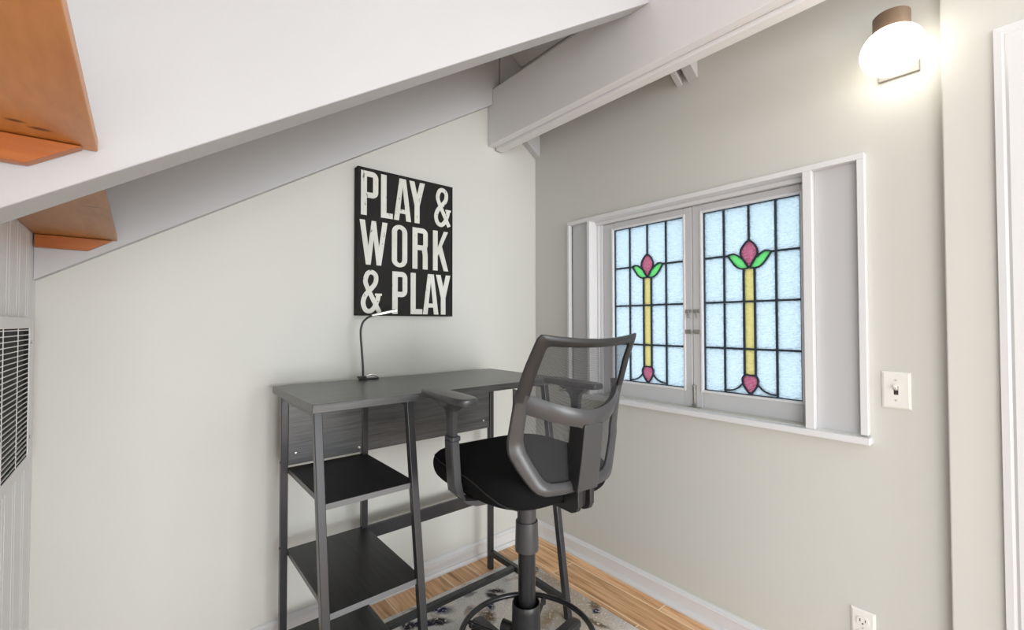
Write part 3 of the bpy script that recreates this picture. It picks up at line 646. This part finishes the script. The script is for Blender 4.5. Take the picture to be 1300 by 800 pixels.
for i in range(25):      # curved seam on the side of the cushion, following its surface
    s_ = i/24; y = .185-.392*s_; z = .7335-.006*math.sin(s_*math.pi)-.0665*max(0, (s_-.45)/.55)**2.2
    aa = lerp([(.663, .196), (.668, .214), (.684, .224), (.708, .227), (.728, .224), (.742, .214)], z); bb = lerp([(.663, .218), (.668, .232), (.684, .242), (.708, .245), (.728, .242), (.742, .232)], z)
    x = aa*max(0, 1-abs(y/bb)**4.2)**(1/4.2)*(1-.10*max(0, -y/.25)); pp.append((-x-.0006, y+SC, z-.009*max(0, y/.25)**3))
tube(bm, pp, .0018, 8); Ch('piping', bm, M_PIPING, seat, smooth=True)
bm = bmesh.new(); tube(bm, [(-x, y, z) for x, y, z in pp], .0018, 8); Ch('piping', bm, M_PIPING, seat, smooth=True)
bm = bx(((-.10, -.12, .655), (.10, .12, .6685))); Ch('seat_plate', bm, M_PLASTIC_D, bevel=.003)
# backrest surface
EZ = [(.70, -.196), (.75, -.186), (.85, -.176), (.95, -.196), (1.05, -.232), (1.13, -.270)]
def BY(x, z): return lerp(EZ, z)-.040*(1-min(1, (x/.196)**2))
OUT = [(0, 1.112), (.06, 1.114), (.12, 1.119), (.158, 1.124), (.173, 1.125), (.180, 1.116), (.186, 1.070), (.193, 1.020), (.197, .955), (.201, .900), (.204, .855), (.202, .822), (.181, .780), (.153, .737), (.137, .720), (.115, .711), (.070, .709), (.03, .709), (0, .709)]
INN = [(0, 1.088), (.06, 1.089), (.11, 1.092), (.138, 1.094), (.146, 1.092), (.149, 1.084), (.152, 1.050), (.157, 1.010), (.160, .950), (.160, .900), (.160, .858), (.153, .826), (.137, .796), (.118, .764), (.108, .751), (.092, .744), (.065, .742), (.03, .742), (0, .742)]
OUT2 = OUT+[(-x, z) for x, z in OUT[-2:0:-1]]; INN2 = INN+[(-x, z) for x, z in INN[-2:0:-1]]
def ring4(o_, i_, th=.016):
    yo, yi = BY(*o_), BY(*i_); xm, zm = (o_[0]*.5+i_[0]*.5), (o_[1]*.5+i_[1]*.5); ym = BY(xm, zm)
    return [(o_[0], yo+th/2-.002, o_[1]), (o_[0], yo-th/2+.002, o_[1]), (xm, ym-th/2-.004, zm), (i_[0], yi-th/2+.003, i_[1]), (i_[0], yi+th/2-.003, i_[1]), (xm, ym+th/2, zm)]
def dens(L, n=3):
    o_ = []
    for i in range(len(L)):
        a, b2 = L[i], L[(i+1) % len(L)]
        for k in range(n): o_.append((a[0]+(b2[0]-a[0])*k/n, a[1]+(b2[1]-a[1])*k/n))
    return o_
O3, I3 = dens(OUT2), dens(INN2)
bm = bmesh.new(); loft(bm, [ring4(a, b2) for a, b2 in zip(O3, I3)], closed_path=True)
bm.faces.ensure_lookup_table()
bf = Ch('back_frame', bm, [M_PLASTIC, M_PLASTIC_D], smooth=True, angle=35)
for p in bf.data.polygons:
    x_, z_ = abs(p.center.x), p.center.z
    if z_ > .962 and (p.index % 6) in (1, 2, 3, 4): p.material_index = 1
md = bf.modifiers.new('sub', 'SUBSURF'); md.levels = 1; md.render_levels = 1
# net: rows between the inner outline
bm = bmesh.new(); rows = []
for i in range(len(INN)):
    x, z = INN[i]; x = max(x, .001)+(.006 if 3 < i < 15 else 0)
    rows.append([bm.verts.new(((-1+2*k/16)*x, BY((-1+2*k/16)*x, z)+.004, z)) for k in range(17)])
# top and bottom run straight across: use only side samples
zs = [1.098, 1.08]+[1.08-.02*k for k in range(1, 17)]+[.745, .735]
bm.free(); bm = bmesh.new(); rows = []
side = [(z, x) for x, z in INN[4:16]][::-1]
for z in zs:
    x = lerp(side, z)+.006 if z > .744 else lerp(side, .745)
    rows.append([bm.verts.new(((-1+2*k/16)*x, BY((-1+2*k/16)*x, z)+.003, z)) for k in range(17)])
for a, b2 in zip(rows, rows[1:]):
    for k in range(16): bm.faces.new((a[k], a[k+1], b2[k+1], b2[k]))
net = Ch('net_back', bm, M_NET, smooth=True)
# lumbar band
bm = bmesh.new(); rg = []
for i in range(41):
    u = -1+2*i/40; a = abs(u); x = .192*u; yc = -.188-.092*(1-a**2.2); zt = .930+.058*a**1.7; zb = .882+.050*a**1.5+.0*(1-a)
    if a < .25: zb -= .010*(1-a/.25)
    nx = .5*u
    inn = .012
    rg.append([(x, yc, zt), (x, yc-.006, (zt+zb)/2+.004), (x-.004*u, yc+.004, zb), (x-inn*.6*u, yc+.012, zb+.002), (x-inn*u*.9, yc+inn, (zt+zb)/2), (x-inn*u, yc+inn, zt-.002)])
loft(bm, rg); Ch('lumbar_band', bm, M_PLASTIC, smooth=True, angle=45)
# spine
bm = bmesh.new()
sec = [(.893, -.283, -.225, .034), (.875, -.281, -.222, .0345), (.80, -.272, -.214, .036), (.716, -.258, -.200, .037)]
loft(bm, [[(-w, y0, z), (w, y0, z), (w*.94, y1, z), (-w*.94, y1, z)] for z, y0, y1, w in sec]); sp_ = Ch('spine', bm, [M_PLASTIC, M_PLASTIC_D], bevel=.004, seg=3)
for p in sp_.data.polygons:
    if abs(p.normal.x) > .8: p.material_index = 1
bm = bmesh.new()
pr = [(-.252, .716), (-.196, .716), (-.196, .672), (-.09, .664), (-.09, .650), (-.225, .652), (-.243, .660), (-.252, .676)]
prism(bm, pr, 0, -.030, -.014); prism(bm, pr, 0, .014, .030); prism(bm, [(-.240, .716), (-.196, .716), (-.196, .684), (-.12, .668), (-.12, .654), (-.222, .657), (-.236, .668)], 0, -.014, .014)
Ch('back_bracket', bm, M_PLASTIC_D, bevel=.003)
# arms
def arm(sg):
    a_ = bpy.data.objects.new('armrest', None); COL.objects.link(a_); a_.parent = chair
    A2 = lambda nm, bm, m, **k: link(nm, bm, m, a_, **k)
    # pad
    def pad(sx_, sy_, z): return [(sg*.243+x, .058+y, z) for x, y in se(.036*sx_, .132*sy_, 4.2, 40)]
    bm = bmesh.new(); loft(bm, [pad(.80, .93, .932), pad(.95, .985, .934), pad(1, 1, .940), pad(.98, .995, .947), pad(.90, .97, .9515), pad(.5, .8, .953)]); A2('arm_pad', bm, M_PLASTIC, smooth=True, angle=28)
    def sec_(x, y, z, wx, wy): return [(sg*(x+dx*wx), y+dy*wy, z) for dx, dy in ((-.5, -.35), (-.35, -.5), (.35, -.5), (.5, -.35), (.5, .35), (.35, .5), (-.35, .5), (-.5, .35))]
    bm = bmesh.new(); loft(bm, [sec_(.240, .035, .8, .020, .036), sec_(.2415, .035, .88, .020, .036), sec_(.242, .038, .905, .024, .05), sec_(.243, .045, .9225, .040, .115), sec_(.243, .047, .9325, .052, .14)]); A2('upper_post', bm, M_PLASTIC, smooth=True, angle=30)
    bm = bmesh.new(); loft(bm, [sec_(.2405, .033, .8225, .032, .048), sec_(.2405, .033, .8345, .032, .048)]); A2('collar', bm, M_PLASTIC, bevel=.002)
    L_ = [(.2435, .032, .8223, 0), (.2425, .028, .77, 0), (.2415, .022, .71, 0), (.239, .016, .680, .3), (.226, .008, .660, .9), (.200, .0, .6545, 1.3), (.150, -.004, .6535, 1.45), (.08, -.005, .6535, 1.5)]
    rr = []
    for x, y, z, tl in L_:
        wx = .027 if tl < .5 else .026; wy = .046 if z > .7 else .058
        ca, sa = math.cos(min(tl, 1.5)), math.sin(min(tl, 1.5)); rr.append([(sg*(x+dx*wx*ca), y+dy*wy, z+dx*wx*sa*.85) for dx, dy in ((-.5, -.38), (-.38, -.5), (.38, -.5), (.5, -.38), (.5, .38), (.38, .5), (-.38, .5), (-.5, .38))])
    bm = bmesh.new(); loft(bm, rr); A2('lower_bracket', bm, M_PLASTIC, smooth=True, angle=30)
    bm = bmesh.new(); tube(bm, smooth_path([(sg*.222, .062, .921), (sg*.212, .072, .917), (sg*.205, .083, .920)], 4), .003, 8); A2('height_lever', bm, M_CHROME, smooth=True)
arm(-1); arm(1)
# gas column and foot ring
cx0 = -.002
bm = bmesh.new(); lathe(bm, [(.0285, .655), (.0290, .56), (.0290, .548)], (cx0, 0, 0), 40); Ch('upper_sleeve', bm, M_PLASTIC, smooth=True)
bm = bmesh.new(); lathe(bm, [(.030, .5485), (.0335, .5480), (.0340, .545), (.0362, .468), (.0362, .460), (.029, .459)], (cx0, 0, 0), 40); Ch('lower_sleeve', bm, M_PLASTIC, smooth=True, angle=50)
bm = bmesh.new(); lathe(bm, [(.0265, .4585), (.0265, .285)], (cx0, 0, 0), 40); Ch('gas_column', bm, M_RING, smooth=True)
bm = bmesh.new(); lathe(bm, [(.034, .270), (.0395, .300), (.0405, .303), (.0425, .300), (.0430, .285), (.0445, .20), (.047, .12), (.047, .085)], (cx0-.003, 0, 0), 44, cap=False); lathe(bm, [(.034, .270), (.0, .270)], (cx0-.003, 0, 0), 44, cap=False); Ch('base_column', bm, M_PLASTIC_D, smooth=True, angle=50)
ringo = bmesh.new(); tube(ringo, [(.204*math.cos(2*math.pi*k/72), .204*math.sin(2*math.pi*k/72), .200) for k in range(72)], .0088, 14, closed=True); ro = Ch('foot_ring', ringo, M_RING, smooth=True)
for k in range(4):
    a = math.radians(35+90*k); bm = bmesh.new(); tube(bm, [(.045*math.cos(a), .045*math.sin(a), .178), (.120*math.cos(a), .120*math.sin(a), .186), (.196*math.cos(a), .196*math.sin(a), .197)], .0062, 10)
    lathe(bm, [(.009, -.010), (.0095, .0), (.008, .005)], (.186*math.cos(a), .186*math.sin(a), .195), 12); Ch('ring_spoke', bm, M_RING, ro, smooth=True)
bm = bmesh.new(); lathe(bm, [(.0475, .160), (.054, .163), (.054, .190), (.0475, .194)], (cx0-.003, 0, 0), 36, cap=False); Ch('ring_hub', bm, M_RING, ro, smooth=True, angle=40)
# knob of the ring clamp
a = math.radians(118); bm = bmesh.new(); tube(bm, [(.05*math.cos(a), .05*math.sin(a), .205), (.085*math.cos(a), .085*math.sin(a), .205)], [.016, .019], 16); Ch('clamp_knob', bm, M_PLASTIC_D, ro, smooth=True, angle=40)
# five-star base with castors
base = bpy.data.objects.new('star_base', None); COL.objects.link(base); base.parent = chair
bm = bmesh.new(); lathe(bm, [(.030, .062), (.050, .066), (.058, .085), (.056, .108), (.046, .125)], (cx0-.003, 0, 0), 40); link('hub', bm, M_PLASTIC_D, base, smooth=True)
for k in range(5):
    a = math.radians(17+72*k); ca, sa = math.cos(a), math.sin(a)
    def sc3(r_, z, hw, hh):
        return [(r_*ca-sa*dx*hw, r_*sa+ca*dx*hw, z+dz*hh) for dx, dz in ((-1, -1), (1, -1), (1, .45), (.72, .9), (0, 1), (-.72, .9), (-1, .45))]
    bm = bmesh.new(); loft(bm, [sc3(.035, .095, .026, .022), sc3(.12, .094, .024, .020), (sc3(.22, .089, .021, .017)), sc3(.285, .084, .0215, .015), sc3(.305, .081, .019, .011), sc3(.312, .078, .012, .006)]); link('base_arm', bm, M_PLASTIC_D, base, smooth=True, angle=35)
    cxx, cyy = .288*ca, .288*sa; b3 = a+1.1+k
    bm = bmesh.new()
    for sgn in (-1, 1):
        p = Vector((cxx+.012*math.cos(b3)-0, cyy+.012*math.sin(b3), .0375)); nrm_ = Vector((-math.sin(b3), math.cos(b3), 0))
        tube(bm, [p+nrm_*sgn*.008, p+nrm_*sgn*.022], .0245, 24)
    tube(bm, [(cxx, cyy, .04), (cxx, cyy, .0715)], .006, 10)
    bmesh.ops.translate(bm, verts=bm.verts, vec=(0, 0, -.0005)); link('castor', bm, M_PLASTIC_D, base, smooth=True, angle=40)

# ------------------------------------------------------------------ wall lamp
wl = thing('wall_lamp', 'lit opal globe wall lamp with tan metal cap high on the right wall', 'wall lamp', (0, -1.548, 1.87))
def Wl(nm, bm, m, **k): return off(link(nm, bm, m, wl, **k))
Wl('back_plate', bx(((-.012, -1.594, 1.864), (-.0005, -1.503, 1.975))), M_PLATE, bevel=.0015)
GX, GY, GZ = -.092, -1.548, 1.908
bm = bmesh.new(); tube(bm, [(-.012, GY-.012, 1.958), (GX+.03, GY-.012, 1.972)], .013, 14); Wl('lamp_arm', bm, M_TAN, smooth=True, angle=50)
bm = bmesh.new(); lathe(bm, [(.0405, -.010), (.0415, .0), (.0415, .044), (.039, .047), (.0, .047)], (GX, GY, GZ+.052), 40, cap=False); lathe(bm, [(.0405, -.01), (.038, .03)], (GX, GY, GZ+.052), 40, cap=False); Wl('lamp_cap', bm, M_TAN, smooth=True, angle=40)
bm = bmesh.new(); pf = []
for k in range(25):
    a = math.pi*k/24-math.pi/2; pf.append((max(.0006, .0715*math.cos(a)), .0655*math.sin(a)))
lathe(bm, pf, (GX, GY, GZ), 44); Wl('globe', bm, M_GLOBE, smooth=True, angle=80)

# ------------------------------------------------------------------ switch and outlets
sw = thing('light_switch', 'white toggle light switch plate right of the window', 'light switch', (0, -1.530, .9))
def Sw(p, nm, bm, m, **k): return off(link(nm, bm, m, p, **k))
def plate(y0, y1, z0, z1):
    bm = bmesh.new(); loft(bm, [[(-.0005, y0, z0), (-.0005, y1, z0), (-.0005, y1, z1), (-.0005, y0, z1)], [(-.003, y0+.0005, z0+.0005), (-.003, y1-.0005, z0+.0005), (-.003, y1-.0005, z1-.0005), (-.003, y0+.0005, z1-.0005)], [(-.0062, y0+.006, z0+.006), (-.0062, y1-.006, z0+.006), (-.0062, y1-.006, z1-.006), (-.0062, y0+.006, z1-.006)]]); return bm
Sw(sw, 'plate', plate(-1.563, -1.497, .902, 1.009), M_SWITCH)
Sw(sw, 'toggle_slot', bx(((-.0066, -1.535, .943), (-.0063, -1.525, .967))), M_SLOT)
bm = bmesh.new(); loft(bm, [[(-.006, -1.534, .955), (-.006, -1.526, .955), (-.006, -1.526, .965), (-.006, -1.534, .965)], [(-.024, -1.5335, .966), (-.024, -1.5265, .966), (-.022, -1.5265, .974), (-.022, -1.5335, .974)]]); Sw(sw, 'toggle', bm, M_SWITCH, bevel=.0015)
for z in (.927, .985): screw(-.0064, -1.530, z, '-x', sw, .0028, M_ALU)
def outlet(y0, y1, z1, label):
    o = thing('wall_outlet', label, 'wall outlet', (0, (y0+y1)/2, z1-.11))
    Sw(o, 'plate', plate(y0, y1, z1-.107, z1), M_SWITCH); yc = (y0+y1)/2
    for zc in (z1-.033, z1-.073):
        bm = bmesh.new(); poly = [(yc+.0155*math.cos(a)*1.0, zc+max(-.0125, min(.0125, .0165*math.sin(a)))) for a in [2*math.pi*k/28 for k in range(28)]]
        prism(bm, poly, 0, -.0063, -.0085); r_ = Sw(o, 'receptacle', bm, M_SWITCH, bevel=.0006)
        sl = bx(((-.0088, yc-.0075, zc-.001), (-.0084, yc-.0055, zc+.007)), ((-.0088, yc+.0050, zc-.002), (-.0084, yc+.0072, zc+.007)))
        tube(sl, [(-.0084, yc, zc-.0065), (-.0089, yc, zc-.0065)], .0024, 10); link('slots', sl, M_SLOT, r_)
    screw(-.0064, yc, z1-.0535, '-x', o, .0025, M_ALU); return o
outlet(-1.474, -1.413, .285, 'white duplex outlet low on the right wall at the bottom edge')
outlet(-.301, -.240, .310, 'white outlet on the right wall mostly hidden behind the chair')

# ------------------------------------------------------------------ vent grille on the beaded wall
vent = thing('wall_vent', 'white metal louvred vent grille on the beadboard wall at the left edge', 'vent', (XL+.003, -.45, .795))
VX = XL+.003
def V(nm, bm, m, **k): return off(link(nm, bm, m, vent, **k))
VY1, VY0, VZ0, VZ1 = -.140, -.76, .795, 1.166; GY1_, GY0_, GZ0_, GZ1_ = -.172, -.728, .822, 1.140
FX0, FX1 = VX+.0085, VX+.0105
V('frame', bx(((FX0, GY1_, VZ0), (FX1, VY1, VZ1)), ((FX0, VY0, VZ0), (FX1, GY0_, VZ1)), ((FX0, GY0_, GZ1_), (FX1, GY1_, VZ1)), ((FX0, GY0_, VZ0), (FX1, GY1_, GZ0_))), M_VENT, bevel=.0006)
V('dark_duct_liner', bx(((VX, GY1_-.0003, VZ0+.003), (FX0-.0001, VY1-.003, VZ1-.003)), ((VX, VY0+.003, VZ0+.003), (FX0-.0001, GY0_+.0003, VZ1-.003)), ((VX, GY0_, GZ1_-.0003), (FX0-.0001, GY1_, VZ1-.003)), ((VX, GY0_, VZ0+.003), (FX0-.0001, GY1_, GZ0_+.0003))), M_DARK)  # dark liner imitates the shade inside a deep opening
V('backing', bx(((VX, GY0_, GZ0_), (VX+.0008, GY1_, GZ1_))), M_DUCT)
for yy in (-.305, -.450, -.595): V('mullion', bx(((VX+.0092, yy-.0025, GZ0_), (VX+.0100, yy+.0025, GZ1_))), M_VENT)
NS = 27
for k in range(NS):
    z = GZ0_+.006+(GZ1_-GZ0_-.010)*k/(NS-1); bm = bmesh.new()
    prism(bm, [(VX+.0062, z-.0006), (VX+.0091, z-.0014), (VX+.0091, z+.0008), (VX+.0062, z-.0001)], 1, GY0_+.0005, GY1_-.0005); V('slat', bm, M_VENT)
for z in (1.104, .865): screw(VX+.0106, -.152, z, '+x', vent, .004, M_OLDMETAL)
